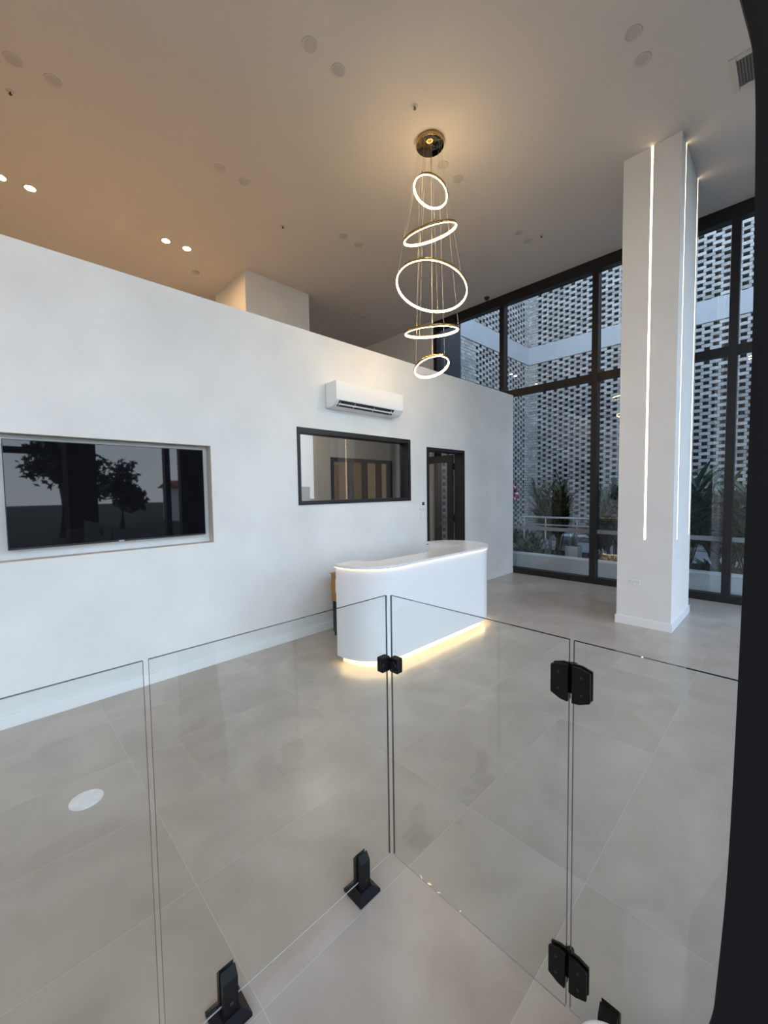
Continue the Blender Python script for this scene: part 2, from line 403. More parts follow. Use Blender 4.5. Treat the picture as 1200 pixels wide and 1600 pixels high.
brick_run(b, -4.0, YS, 0.0, BZ0, pr, lambda u, z: u > YS-0.32 or z < 0.2)
brick_run(b, -4.0, YS, BZ1, 9.8, pr, lambda u, z: u > YS-0.32)
o = obj('wall_court_right', b, M['brick'], recalc=False); o['kind'] = 'structure'
o['label'] = 'perforated pale brick screen wall facing the glazing'; o['category'] = 'wall'
b = NB()
pw = lambda bm, a, c, z0, z1, j: bx(bm, a, c, YS+j, YS+0.022, z0, z1)
brick_run(b, 7.76, 9.35, 0.0, 3.956, pw, lambda u, z: u < 8.0)
brick_run(b, 9.35, XS+0.1, 0.0, 3.956, pw, lambda u, z: u > XS-0.18)
brick_run(b, 9.35, XS+0.1, 3.956, BZ0, pw, lambda u, z: u < 10.02 or u > XS-0.18)
brick_run(b, 9.35, XS+0.1, BZ1, 9.8, pw, lambda u, z: u < 10.02 or u > XS-0.18)
o = obj('wall_court_left', b, M['brick'], recalc=False); o['kind'] = 'structure'
o['label'] = 'perforated pale brick screen wall on the left of the courtyard'; o['category'] = 'wall'
b = NB(); bx(b, XS-0.02, XS+0.12, -4.0, YS, BZ0, BZ1); bx(b, 9.35, XS, YS-0.02, YS+0.12, BZ0, BZ1)
struct('trim_3', b, M['band'], 'pale concrete band across the brick screens', 'band')
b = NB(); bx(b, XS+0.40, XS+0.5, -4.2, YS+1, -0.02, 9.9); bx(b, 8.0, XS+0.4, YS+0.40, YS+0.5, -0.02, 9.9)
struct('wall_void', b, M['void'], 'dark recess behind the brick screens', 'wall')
b = NB(); bx(b, 9.0, 14.0, -4.4, -4.2, -0.02, 9.9)
struct('wall_sky_block', b, M['band'], 'added unseen concrete wall blocking sky reflections at the courtyard end', 'wall')  # added out of view to keep sky out of the office window reflection
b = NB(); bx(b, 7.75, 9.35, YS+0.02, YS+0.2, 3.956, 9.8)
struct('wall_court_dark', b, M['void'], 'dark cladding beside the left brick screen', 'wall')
# planter wall outside the glass
t = thing('garden_bed', 'low pale rendered planter bed along the outside of the glazing', 'planter', (8.4, 2, -0.02))
b = NB(); bx(b, 8.0, 8.14, -2, 4.75, -0.02, 0.31); bx(b, 8.14, 9.7, 4.62, 4.75, -0.02, 0.31); obj('bed_wall', b, M['planter'], t)
b = NB(); bx(b, 7.985, 8.16, -2, 4.77, 0.311, 0.345, bev=0.006); obj('coping', b, M['skirting'], t)
b = NB(); bx(b, 8.141, 9.7, -2, 4.619, -0.02, 0.21); obj('soil', b, M['soil'], t)

def strap_leaf(bm, base, az, length, lean, width, droop, segs=7):
    d = Vector((math.cos(az), math.sin(az), 0)); side = Vector((-math.sin(az), math.cos(az), 0))
    p = Vector(base); ang = lean; prev = None
    for i in range(segs+1):
        f = i/segs
        wd = width*(math.sin(PI*min(1, f*0.88+0.12)))**0.7
        dirv = d*math.sin(ang) + Vector((0, 0, 1))*math.cos(ang)
        nrm = side.cross(dirv)
        l_, c_, r_ = bm.verts.new(p - side*wd + nrm*wd*0.25), bm.verts.new(p), bm.verts.new(p + side*wd + nrm*wd*0.25)
        if prev:
            for q in ((prev[0], prev[1], c_, l_), (prev[1], prev[2], r_, c_)):
                fc = bm.faces.new(q); fc.smooth = True
        prev = (l_, c_, r_)
        p = p + dirv*(length/segs); ang += droop/segs
def plant(name, label, x, y, z, n, length, width, m, stems=0, height=0.0, group=None, lean=(0.15, 0.8), droop=(0.6, 1.5), spread=0.08):
    t = thing(name, label, 'plant', (x, y, z), group)
    b = NB()
    tips = []
    if stems:
        sb = NB()
        for i in range(stems):
            a = 2*PI*i/stems + rnd(-.4, .4); q = Vector((x+math.cos(a)*spread*0.5, y+math.sin(a)*spread*0.5, z))
            h = height*rnd(0.7, 1.0); tp = q + Vector((math.cos(a)*spread*rnd(.6, 1.6), math.sin(a)*spread*rnd(.6, 1.6), h))
            tube(sb, [q, (q+tp)/2 + Vector((rnd(-.02, .02), rnd(-.02, .02), 0)), tp], 0.013, 6, 0.008); tips.append((q, tp))
        obj('stem', sb, M['bark'], t)
    for i in range(n):
        if tips:
            q, tp = random.choice(tips); base = q.lerp(tp, rnd(0.35, 1.0))
        else: base = Vector((x+rnd(-spread, spread), y+rnd(-spread, spread), z))
        strap_leaf(b, base, rnd(0, 2*PI), length*rnd(0.65, 1.1), rnd(*lean), width*rnd(.8, 1.2), rnd(*droop))
    obj('foliage', b, m, t, recalc=False)
    return t
plant('strap_plant', 'spreading strap-leaf plant at the left end of the garden bed', 8.55, 4.12, 0.21, 130, 0.6, 0.026, M['leaf'], spread=0.2)
plant('strap_plant', 'small dark strap-leaf plant between the spreading plant and the cube planter', 8.5, 3.62, 0.21, 36, 0.24, 0.016, M['leaf_dark'], spread=0.1)
plant('cane_palm', 'tall olive cane palm behind the handrail left of the mullion', 9.75, 4.1, -0.02, 520, 0.6, 0.03, M['leaf2'], 12, 1.75, spread=0.24)
plant('cane_palm', 'tall dark cane palm nearest the pillar on its left', 8.75, 2.50, 0.21, 330, 0.55, 0.028, M['leaf_dark'], 8, 1.4, spread=0.16)
plant('cane_palm', 'broad dark green palm right of the pillar behind the glass', 8.75, 1.38, 0.21, 420, 0.8, 0.046, M['leaf_dark'], 9, 1.4, spread=0.18)
plant('cane_palm', 'green palm behind the far right mullion of the glazing', 8.9, 0.50, 0.21, 340, 0.75, 0.040, M['leaf'], 8, 1.3, spread=0.18)
plant('strap_plant', 'low dark strap-leaf clump at the foot of the broad palm', 8.45, 0.95, 0.21, 70, 0.42, 0.026, M['leaf_dark'], spread=0.14)
plant('strap_plant', 'low dark strap-leaf clump right of the white cube planter', 8.85, 2.88, 0.21, 40, 0.26, 0.018, M['leaf_dark'], spread=0.07)
for (x, y), lab in zip(((9.95, 3.0), (9.9, 1.9), (9.95, 0.9)), ('dark leafy shrub behind the handrail left of the pillar', 'dark leafy shrub hidden mostly behind the pillar', 'dark leafy shrub behind the broad palm right of the pillar')):
    plant('leafy_shrub', lab, x, y, -0.02, 260, 0.6, 0.034, M['leaf_dark'], 7, 0.85, spread=0.22)
plant('leafy_shrub', 'dark leafy shrub at the left behind the handrail post', 9.95, 4.95, -0.02, 160, 0.5, 0.03, M['leaf_dark'], 6, 0.45, spread=0.2)
# white cube planter with spiky plant
t = thing('cube_planter', 'small pale cube planter standing in the garden bed', 'planter', (8.85, 3.29, 0.21))
b = NB(); x, y = 8.85, 3.29; bx(b, x-.13, x+.13, y-.13, y+.13, 0.21, 0.47, bev=0.008); obj('pot', b, M['planter'], t)
b = NB(); bx(b, x-.11, x+.11, y-.11, y+.11, 0.46, 0.474); obj('soil', b, M['soil'], t)
plant('spiky_plant', 'spiky dark plant growing in the pale cube planter', 8.85, 3.29, 0.474, 26, 0.36, 0.010, M['leaf_dark'], spread=0.03, lean=(0.3, 1.2), droop=(0.2, 0.7))
# stainless railing
t = thing('handrail', 'stainless steel handrail running across the courtyard garden', 'railing', (9.15, 3.5, 0.21))
b = NB(); tube(b, [(9.15, 4.60, 0.86), (9.15, 4.66, 0.93), (9.15, 4.62, 1.02), (9.15, 4.55, 1.03), (9.15, 1.9, 1.03)], 0.022, 10); obj('top_rail', b, M['steel'], t)
b = NB(); tube(b, [(9.15, 4.60, 0.86), (9.15, 1.9, 0.86)], 0.018, 10); obj('mid_rail', b, M['steel'], t)
for y in (4.55, 4.03, 3.33, 2.6, 1.95):
    b = NB(); tube(b, [(9.15, y, 0.21), (9.15, y, 1.012)], 0.016, 10); obj('post', b, M['steel'], t)
# pale bench
t = thing('bench', 'long pale bench slab beyond the handrail', 'bench', (10.9, 3.3, -0.02))
b = NB(); bx(b, 10.6, 11.1, 2.0, 4.5, 0.34, 0.46, bev=0.01); obj('seat', b, M['skirting'], t)
for y in (2.2, 4.2):
    b = NB(); bx(b, 10.65, 11.05, y-.1, y+.1, -0.02, 0.34); obj('leg', b, M['planter'], t)
# lifebuoy on the left brick screen
t = thing('lifebuoy', 'red and white lifebuoy on the left brick screen beside the mullion', 'lifebuoy', (12.12, YS-0.06, 1.55))
def torus_arc(bm, c, R, r, a0, a1, n=12, m=10):
    rings = []
    for i in range(n+1):
        a = a0+(a1-a0)*i/n
        rings.append([bm.verts.new((c[0]+(R+r*math.cos(2*PI*k/m))*math.cos(a), c[1]+r*math.sin(2*PI*k/m), c[2]+(R+r*math.cos(2*PI*k/m))*math.sin(a))) for k in range(m)])
    for A, B in zip(rings, rings[1:]):
        for k in range(m):
            f = bm.faces.new((A[k], A[(k+1) % m], B[(k+1) % m], B[k])); f.smooth = True
b = NB(); torus_arc(b, (12.12, YS-0.075, 1.55), 0.19, 0.065, 0, 2*PI, 48, 12); obj('ring', b, M['red'], t)
for k in range(4):
    a = k*PI/2
    b = NB(); torus_arc(b, (12.12, YS-0.075, 1.55), 0.19, 0.067, a-0.2, a+0.2, 8, 12); obj('band', b, M['plastic'], t)
b = NB(); cyl(b, (12.12, 1.55), 0.11, YS-0.06, YS-0.01, 32, axis='Y'); obj('bracket', b, mat('blue_bracket', (0.06, 0.13, 0.32), 0.5), t)

# ------------------------------------------------------------------ front glazing behind the camera and what lies outside it (light, reflections)
t = thing('window_2', 'dark framed shopfront glazing behind the viewpoint', 'window', (2, -2.15, 0), kind='structure')
b = NB(); bx(b, -4.5, 7.75, -2.3, -2.1, ZC-0.2, ZC); obj('head_frame', b, M['dark'], t)
b = NB(); bx(b, -4.5, 7.75, -2.3, -2.1, 0, 0.1); obj('sill_frame', b, M['dark'], t)
for x0, x1 in ((-2.2, -2.1), (-0.45, -0.35), (1.1, 1.62), (2.92, 3.03), (3.25, 3.9), (7.2, 7.7)):
    b = NB(); bx(b, x0, x1, -2.3, -2.1, 0.1, ZC-0.2); obj('mullion', b, M['dark'], t)
b = NB(); bx(b, -4.5, 1.1, -2.28, -2.12, 2.5, 2.62); obj('transom', b, M['dark'], t)
b = NB(); bx(b, -60, 60, -90, -2.4, -0.3, -0.15)
struct('floor_outside', b, M['grass'], 'dark ground outside the front glazing', 'ground')
def tree(label, x, y, h, r, n=1800):
    t = thing('garden_tree', label, 'tree', (x, y, -0.15), 'trees outside the front glazing')
    b = NB(); tube(b, [(x, y, -0.15), (x+.1, y, h*.35), (x-.1, y, h*.7)], 0.14, 8, 0.05); obj('trunk', b, M['bark'], t)
    b = NB()
    cs = [Vector((x+rnd(-r, r)*.7, y+rnd(-r, r)*.7, h*.65+rnd(-r, r)*.5)) for _ in range(9)]
    for _ in range(n):
        c = random.choice(cs); d = Vector((rnd(-1, 1), rnd(-1, 1), rnd(-1, 1))); d.normalize()
        p = c + d*rnd(.2, 1)*r*.45; u = Vector((rnd(-1, 1), rnd(-1, 1), rnd(-1, 1))).normalized(); v = u.orthogonal().normalized()
        s = rnd(.06, .14)
        b.faces.new([b.verts.new(p+u*s*1.6), b.verts.new(p+v*s*.7), b.verts.new(p-u*s*1.6), b.verts.new(p-v*s*.7)])
    obj('crown', b, M['leaf_dark'], t, recalc=False)
for i, (x, y, h, r) in enumerate(((-1.5, -13, 5.0, 2.3), (2.2, -14, 4.4, 1.9), (5.0, -17, 3.4, 1.7))):
    tree('leafy tree outside the front glazing, %s' % ('left of the broad column', 'right of the broad column', 'lowest of the row')[i], x, y, h, r)
t = thing('house', 'low cream house with red roof far outside the front glazing', 'building', (14, -22, -0.15))
b = NB(); bx(b, 9, 19, -24, -20, -0.15, 2.1); obj('wall', b, M['paint'], t)
b = NB(); prism_axis(b, [(-24.3, 2.1), (-19.7, 2.1), (-22, 2.6)], 8.7, 14.0, 'X'); obj('roof', b, M['roof_red'], t)

# ------------------------------------------------------------------ pillar
PX0, PX1, PY0, PY1 = 5.6, 6.68, 0.98, 1.55
t = thing('pillar', 'white rectangular pillar with three vertical warm light strips', 'pillar', (6.14, 1.26, 0))
LZ = 1.068
b = NB()
g = 0.010   # strips sit in shallow grooves
def ring_prism(bm, z0, z1, grooves):
    pts = [(PX0, PY0)]
    if grooves:
        for xa in (5.835, 6.595): pts += [(xa-g, PY0), (xa-g, PY0+0.012), (xa+g, PY0+0.012), (xa+g, PY0)]
    pts += [(PX1, PY0), (PX1, PY1), (PX0, PY1)]
    if grooves: pts += [(PX0, 1.258+g), (PX0+0.012, 1.258+g), (PX0+0.012, 1.258-g), (PX0, 1.258-g)]
    prism(bm, pts, z0, z1)
ring_prism(b, 0, LZ, False); ring_prism(b, LZ, ZC, True)
obj('shaft', b, M['pillar'], t)
b = NB()
e_ = 0.014
for x0, x1, y0, y1 in ((PX0-e_, PX1+e_, PY0-e_, PY0), (PX0-e_, PX1+e_, PY1, PY1+e_), (PX0-e_, PX0, PY0, PY1), (PX1, PX1+e_, PY0, PY1)):
    bx(b, x0, x1, y0, y1, 0, 0.10)
obj('baseboard', b, M['skirting'], t)
b = NB(); bx(b, PX0+0.001, PX0+0.0115, 1.258-g+.001, 1.258+g-.001, LZ+0.001, ZC-0.002); obj('light_strip', b, M['led'], t)
for xa in (5.835, 6.595):
    b = NB(); bx(b, xa-g+.001, xa+g-.001, PY0+0.001, PY0+0.0115, LZ+0.001, ZC-0.002); obj('light_strip', b, M['led'], t)
# double power point on the pillar
t = thing('power_outlet', 'white double power outlet low on the pillar', 'outlet', (PX0, 1.352, 0.534))
b = NB(); bx(b, PX0-0.012, PX0, 1.352-.058, 1.352+.058, 0.534-.036, 0.534+.036, bev=0.003); obj('face_plate', b, M['plastic'], t)
for dy in (-.03, .026):
    for k, (ax, az) in enumerate(((-.009, .008), (.009, .008), (0, -.012))):
        b = NB(); bx(b, PX0-0.0132, PX0-0.0122, 1.352+dy+ax-.0018, 1.352+dy+ax+.0018, .534+az-.005, .534+az+.005); obj('socket_slot', b, M['print'], t)
    b = NB(); bx(b, PX0-0.016, PX0-0.0122, 1.352+dy+.017, 1.352+dy+.025, .534+.014, .534+.028); obj('rocker', b, M['plastic_grey'], t)

# ------------------------------------------------------------------ television
t = thing('television', 'large black wall-mounted television in the wall niche', 'television', (0.79, NY, 1.708))
TX0, TX1, TZ0, TZ1 = 0.082, 1.500, 1.298, 2.116
TY = YW+0.03
b = NB(); bx(b, TX0+.02, TX1-.02, TY+0.02, NY, TZ0+.03, TZ1-.03); obj('back_housing', b, M['tvframe'], t)
b = NB(); bx(b, TX0, TX1, TY, TY+0.02, TZ0, TZ1, bev=0.002); obj('bezel', b, M['tvframe'], t)
b = NB(); bx(b, TX0+.006, TX1-.006, TY-0.0015, TY-0.0002, TZ0+.014, TZ1-.006); obj('screen', b, M['screen'], t)
b = NB(); bx(b, 0.775, 0.815, TY-0.003, TY-0.0004, TZ0+0.002, TZ0+0.011); obj('logo_plate', b, M['plastic_grey'], t)

# ------------------------------------------------------------------ office window (in the partition)
t = thing('window_3', 'black framed fixed office window in the partition wall', 'window', (3.5, YW+0.05, OZ0), kind='structure')
b = NB(); f_ = 0.05
for x0, x1, z0, z1 in ((OX0, OX1, OZ1-.055, OZ1), (OX0, OX1, OZ0, OZ0+.045), (OX0, OX0+f_-.012, OZ0+.045, OZ1-.055), (OX1-f_, OX1, OZ0+.045, OZ1-.055)):
    bx(b, x0, x1, YW-0.012, YB+0.01, z0, z1)
obj('window_frame', b, M['dark'], t)
b = NB(); bx(b, OX0+.038, OX1-f_, YW+0.07, YW+0.08, OZ0+.045, OZ1-.055); obj('window_pane', b, M['office_pane'], t)

# ------------------------------------------------------------------ door
t = thing('door_1', 'black framed glass door standing open into the office', 'door', (5.35, YW+0.05, 0), kind='structure')
b = NB()
for x0, x1, z0, z1 in ((DX0, DX0+.05, 0, DZ1), (DX1-.05, DX1, 0, DZ1), (DX0+.05, DX1-.05, DZ1-.05, DZ1)):
    bx(b, x0, x1, YW-0.012, YB+0.01, z0, z1)
obj('door_frame', b, M['dark'], t)
lx0, lx1, ly0, ly1 = 5.755, 5.797, YB+0.02, 5.08
b = NB()
bx(b, lx0, lx1, ly0, ly0+.11, 0.01, 2.30); bx(b, lx0, lx1, ly1-.11, ly1, 0.01, 2.30)
bx(b, lx0, lx1, ly0+.11, ly1-.11, 2.17, 2.30); bx(b, lx0, lx1, ly0+.11, ly1-.11, 0.01, 0.15)
lf = obj('door_leaf', b, M['dark'], t)
b = NB(); bx(b, lx0+.017, lx0+.025, ly0+.11, ly1-.11, .15, 2.17); obj('door_glass', b, M['office_pane'], lf)
b = NB(); tube(b, [(lx0, ly1-.05, 1.04), (lx0-.05, ly1-.05, 1.04), (lx0-.05, ly1-.17, 1.04)], 0.009, 8); obj('door_handle', b, M['black'], lf)
for z in (0.25, 1.2, 2.1):
    b = NB(); cyl(b, (5.785, YB+0.014), 0.012, z-.06, z+.06, 12); obj('hinge', b, M['black'], t)

# ------------------------------------------------------------------ thermostat and switch
t = thing('thermostat', 'small white wall thermostat with dark display left of the doorway', 'thermostat', (4.722, YW, 1.466))
b = NB(); bx(b, 4.664, 4.78, YW-.018, YW, 1.402, 1.53, bev=0.003); obj('housing', b, M['plastic'], t)
b = NB(); bx(b, 4.708, 4.764, YW-.0195, YW-.0182, 1.468, 1.516); obj('display', b, mat('lcd', (0.05, 0.08, 0.09), 0.2), t)
b = NB(); bx(b, 4.71, 4.762, YW-.0195, YW-.0182, 1.42, 1.428); obj('button_row', b, M['plastic_grey'], t)
t = thing('light_switch', 'blank white switch plate directly below the thermostat', 'switch', (4.722, YW, 1.30))
b = NB(); bx(b, 4.686, 4.758, YW-.008, YW, 1.245, 1.36, bev=0.003); obj('face_plate', b, M['plastic'], t)
b = NB(); bx(b, 4.71, 4.734, YW-.011, YW-.0082, 1.285, 1.32); obj('rocker', b, M['plastic'], t)

# ------------------------------------------------------------------ air conditioner
t = thing('air_conditioner', 'white split-system air conditioner high on the partition wall', 'air conditioner', (3.53, YW, 2.7))
AX0, AX1 = 2.955, 4.10
b = NB()
prof = [(4.0, 2.992), (3.80, 2.998), (3.794, 2.992), (3.794, 2.775), (3.80, 2.768), (3.835, 2.728), (3.87, 2.708), (4.0, 2.702)]
prism_axis(b, prof, AX0, AX1, 'X'); obj('body', b, M['ac'], t)
b = NB(); bx(b, AX0+.002, AX1-.002, 3.789, 3.7939, 2.782, 2.994); obj('front_panel', b, M['ac'], t)
# outlet on the lower slope
sl = Vector((0, 3.862-3.797, 2.711-2.772)).normalized(); nrm = Vector((0, sl.z, -sl.y))
def slope_box(bm, x0, x1, s0, s1, h0, h1):
    o0 = Vector((0, 3.797, 2.772)); pts = []
    for hh in (h0, h1):
        for x, s in ((x0, s0), (x1, s0), (x1, s1), (x0, s1)):
            p = o0 + sl*s + nrm*hh; pts.append(bm.verts.new((x, p.y, p.z)))
    for q in ((0, 1, 2, 3), (4, 5, 6, 7), (0, 1, 5, 4), (1, 2, 6, 5), (2, 3, 7, 6), (3, 0, 4, 7)): bm.faces.new([pts[i] for i in q])
b = NB(); slope_box(b, AX0+.05, AX1-.17, -0.002, 0.082, -0.002, 0.006); obj('air_outlet', b, M['ac_dark'], t)
b = NB(); slope_box(b, AX0+.055, AX1-.175, 0.036, 0.052, 0.0062, 0.016); obj('louvre', b, M['ac'], t)
for x in (AX0+.07, AX0+.30, AX0+.62, AX1-.22):
    b = NB(); slope_box(b, x-.004, x+.004, 0.012, 0.074, 0.0062, 0.014); obj('fin', b, M['plastic_grey'], t)
b = NB(); bx(b, AX0-.002, AX0+.0, 3.99, 4.0, 2.70, 2.99); obj('mount_plate', b, M['plastic_grey'], t)

# ------------------------------------------------------------------ reception desk
CL, RL, CR, RR = (2.80, 3.07), 0.44, (4.24, 3.08), 0.45
def path(d, n=20):
    pts = [(CL[0]-RL+d, 3.12)]
    for i in range(n+1):
        a = PI + PI/2*i/n; pts.append((CL[0]+(RL-d)*math.cos(a), CL[1]+(RL-d)*math.sin(a)))
    for i in range(2*n+1):
        a = -PI/2 + PI*i/(2*n); pts.append((CR[0]+(RR-d)*math.cos(a), CR[1]+(RR-d)*math.sin(a)))
    return pts
def inner(d=0, n=10):
    pts = [(4.24+d, 2.925-d), (2.80, 2.925-d)]
    for i in range(n+1):
        a = -PI/2 - PI/2*i/n; pts.append((2.80+(.15+d)*math.cos(a), 3.07+(.15+d)*math.sin(a)-0.0))
    pts.append((2.65-d, 3.12))
    return pts
def desk_poly(bm, d, di, z0, z1):
    P = path(d) + inner(di)
    Q = [P[0]]
    for p in P[1:]:
        if (Vector(p)-Vector(Q[-1])).length > 1e-4: Q.append(p)
    prism(bm, Q, z0, z1)
def ribbon(bm, d, th, z0, z1):
    A, B = path(d)[:-8], path(d+th)[:-8]
    va = [(bm.verts.new((x, y, z0)), bm.verts.new((x, y, z1))) for x, y in A]; vb = [(bm.verts.new((x, y, z0)), bm.verts.new((x, y, z1))) for x, y in B]
    for i in range(len(A)-1):
        for q in ((va[i][0], va[i+1][0], va[i+1][1], va[i][1]), (vb[i][0], vb[i][1], vb[i+1][1], vb[i+1][0]),
                  (va[i][0], vb[i][0], vb[i+1][0], va[i+1][0]), (va[i][1], va[i+1][1], vb[i+1][1], vb[i][1])): bm.faces.new(q)
t = thing('reception_desk', 'white curved reception desk with warm glowing edges', 'desk', (3.5, 2.9, 0))
ZT = 0.995
b = NB(); desk_poly(b, 0.022, 0.0, 0.085, ZT-0.042); obj('desk_body', b, M['desk'], t)
b = NB(); desk_poly(b, 0.05, 0.02, ZT-0.042, ZT-0.027); obj('shadow_gap', b, M['desk'], t)
b = NB(); desk_poly(b, 0.0, 0.0, ZT-0.027, ZT)
bmesh.ops.recalc_face_normals(b, faces=b.faces)
obj('countertop', b, M['top'], t)
b = NB(); desk_poly(b, 0.09, 0.0, 0.0, 0.085); obj('toe_kick', b, M['desk'], t)
b = NB(); ribbon(b, 0.008, 0.011, ZT-0.0335, ZT-0.0272); obj('light_strip', b, M['led_desk'], t)
b = NB(); ribbon(b, 0.055, 0.012, 0.076, 0.0845); obj('light_strip', b, M['led_base'], t)

# carton on a black stand behind the desk
t = thing('cabinet_stand', 'black pedestal behind the left end of the desk', 'pedestal', (3.08, 3.68, 0))
b = NB(); bx(b, 2.84, 3.24, 3.50, 3.79, 0.05, 0.415, bev=0.004); obj('cabinet', b, M['black'], t)
for x in (2.87, 3.21):
    for y in (3.55, 3.77):
        b = NB(); cyl(b, (x, y), 0.022, 0.0, 0.05, 16); obj('caster', b, M['black'], t)
t = thing('cardboard_box', 'brown cardboard box on the black pedestal behind the desk', 'box', (3.05, 3.66, 0.415))
b = NB(); bx(b, 2.83, 3.30, 3.50, 3.80, 0.416, 0.735, bev=0.003); obj('carton', b, M['carton'], t)
b = NB(); bx(b, 2.818, 3.06, 3.49, 3.81, 0.736, 0.744); bx(b, 3.064, 3.31, 3.49, 3.81, 0.736, 0.744); obj('flap', b, M['carton'], t)
b = NB(); bx(b, 2.8275, 2.8298, 3.72, 3.80, 0.56, 0.62); obj('tape', b, M['tape'], t)
b = NB(); bx(b, 2.8275, 2.8298, 3.625, 3.715, 0.52, 0.68); lb = obj('shipping_label', b, M['paper'], t)
b = NB()
for k in range(4): bx(b, 2.8264, 2.8274, 3.655, 3.70, 0.54+.03*k, 0.552+.03*k)
obj('print_lines', b, M['print'], lb)

# ------------------------------------------------------------------ chandelier
AXX, AXY = 3.702, 2.968
t = thing('chandelier', 'five-ring gold pendant chandelier hanging from a round ceiling canopy', 'chandelier', (AXX, AXY, ZC))
b = NB(); lathe(b, (AXX, AXY), [(0.0, ZC-0.001), (0.152, ZC-0.001), (0.155, ZC-0.004), (0.155, ZC-0.048), (0.150, ZC-0.052)], 48); obj('canopy', b, M['gold'], t)
b = NB(); lathe(b, (AXX, AXY), [(0.0, ZC-0.0525), (0.15, ZC-0.0525), (0.15, ZC-0.0545), (0.0, ZC-0.0545)], 48); obj('canopy_mirror', b, M['gold_dark'], t)
RINGS = [((3.703, 2.967, 5.04), 0.204, (0.442, -0.202)), ((3.695, 2.976, 4.585), 0.304, (-0.367, -0.007)), ((3.704, 2.965, 3.994), 0.407, (0.324, -0.016)),
         ((3.702, 2.968, 3.505), 0.304, (-0.156, -0.076)), ((3.701, 2.969, 3.11), 0.203, (0.072, 0.378))]
kk = 0
for c, r, (nx, ny) in RINGS:
    n = Vector((nx, ny, 1)).normalized(); u = n.cross(Vector((0.3, 1, 0))).normalized(); v = n.cross(u); c = Vector(c)
    mw = Matrix(((u.x, v.x, n.x, c.x), (u.y, v.y, n.y, c.y), (u.z, v.z, n.z, c.z), (0, 0, 0, 1)))
    b = NB(); lathe(b, (0, 0), [(r+.001, -.009), (r+.004, -.009), (r+.004, .018), (r-.003, .018), (r-.003, .0102), (r+.001, .0102)], 72, closed=True)
    b.transform(mw); ro = obj('ring', b, M['gold'], t)
    b = NB(); lathe(b, (0, 0), [(r+.0005, -.012), (r+.0005, .0098), (r-.010, .0098), (r-.010, -.009), (r-.007, -.013)], 72, closed=True)
    b.transform(mw); obj('ring_light', b, M['ring_led'], ro)
    for k in range(3):
        a = 2*PI*k/3 + kk*0.7 + 0.4
        p = c + (u*math.cos(a) + v*math.sin(a))*r + n*0.02
        aw = math.atan2(p.y-AXY, p.x-AXX); q = Vector((AXX+0.12*math.cos(aw), AXY+0.12*math.sin(aw), ZC-0.0545))
        b = NB(); tube(b, [q, p], 0.0011, 6); obj('cable', b, M['cable'], t)
        b = NB(); cyl(b, (0, 0), 0.006, 0.0, 0.016, 12); b.transform(Matrix.Translation(p)); obj('cable_clip', b, M['gold'], ro)
    kk += 1
b = NB(); tube(b, [(AXX, AXY, ZC-0.0545), (AXX, AXY, 5.15), RINGS[0][0]], 0.0025, 6)
b.free()
b = NB(); tube(b, [(AXX+.02, AXY, ZC-0.0545), (AXX+.01, AXY, 3.2)], 0.0022, 6); obj('power_cord', b, M['cable'], t)

# ------------------------------------------------------------------ ceiling fittings
def downlight_proto(lit, label, loc):
    t = thing('downlight', label, 'downlight', loc, 'lit warm ceiling downlights' if lit else 'unlit downlights set in pairs in the ceiling')
    b = NB(); lathe(b, (0, 0), [(0.050, -.004), (0.058, -.008), (0.066, -.006), (0.068, 0), (0.050, 0)], 40, closed=True); obj('trim_ring', b, M['disc_ring'], t, rel=True)
    b = NB(); cyl(b, (0, 0), 0.0495, -0.004, -0.0005, 40); obj('diffuser', b, M['down'] if lit else M['disc'], t, rel=True)
    return t
UN = [(2.20, 3.10, 'unlit downlight, left one of the pair nearest the top edge of the photo'), (2.515, 3.10, 'unlit downlight, right one of the pair nearest the top edge of the photo'),
      (0.34, 5.04, 'unlit downlight at the far left edge of the ceiling, left one of its pair'), (0.62, 5.03, 'unlit downlight near the far left edge of the ceiling, right one of its pair'),
      (2.182, 4.99, 'unlit downlight, left one of the pair midway between canopy and lit lamps'), (2.496, 4.99, 'unlit downlight, right one of the pair midway between canopy and lit lamps'),
      (4.096, 5.0, 'unlit downlight, left one of the pair just left of the largest ring'), (4.41, 5.0, 'unlit downlight, right one of the pair just left of the largest ring'),
      (4.113, 3.10, 'unlit downlight right behind the topmost ring of the chandelier'), (4.43, 3.10, 'unlit downlight just right of the topmost chandelier ring'),
      (6.0, 3.10, 'unlit downlight above the glazing left of the pillar, left one of its pair'), (6.294, 3.10, 'unlit downlight above the glazing left of the pillar, right one of its pair'),
      (4.171, 1.10, 'unlit downlight at upper right, farther from the vent of its pair'), (4.478, 1.10, 'unlit downlight at upper right, nearer the pillar of its pair'),
      (5.97, 6.96, 'unlit downlight beyond the partition, left one of the pair above the air conditioner'), (6.255, 6.96, 'unlit downlight beyond the partition, right one of the pair above the air conditioner'),
      (5.973, 4.98, 'unlit downlight seen through the largest ring, left one of its pair'), (6.252, 4.98, 'unlit downlight seen through the largest ring, right one of its pair')]
pu = None
K = (ZC-1.7)/(5.62-1.7)   # measured on a slightly higher plane: keep the line of sight
for x, y, lab in UN:
    loc = (x*K, y*K, ZC)
    if pu is None: pu = downlight_proto(False, lab, loc)
    else: copy_tree(pu, loc, lab)
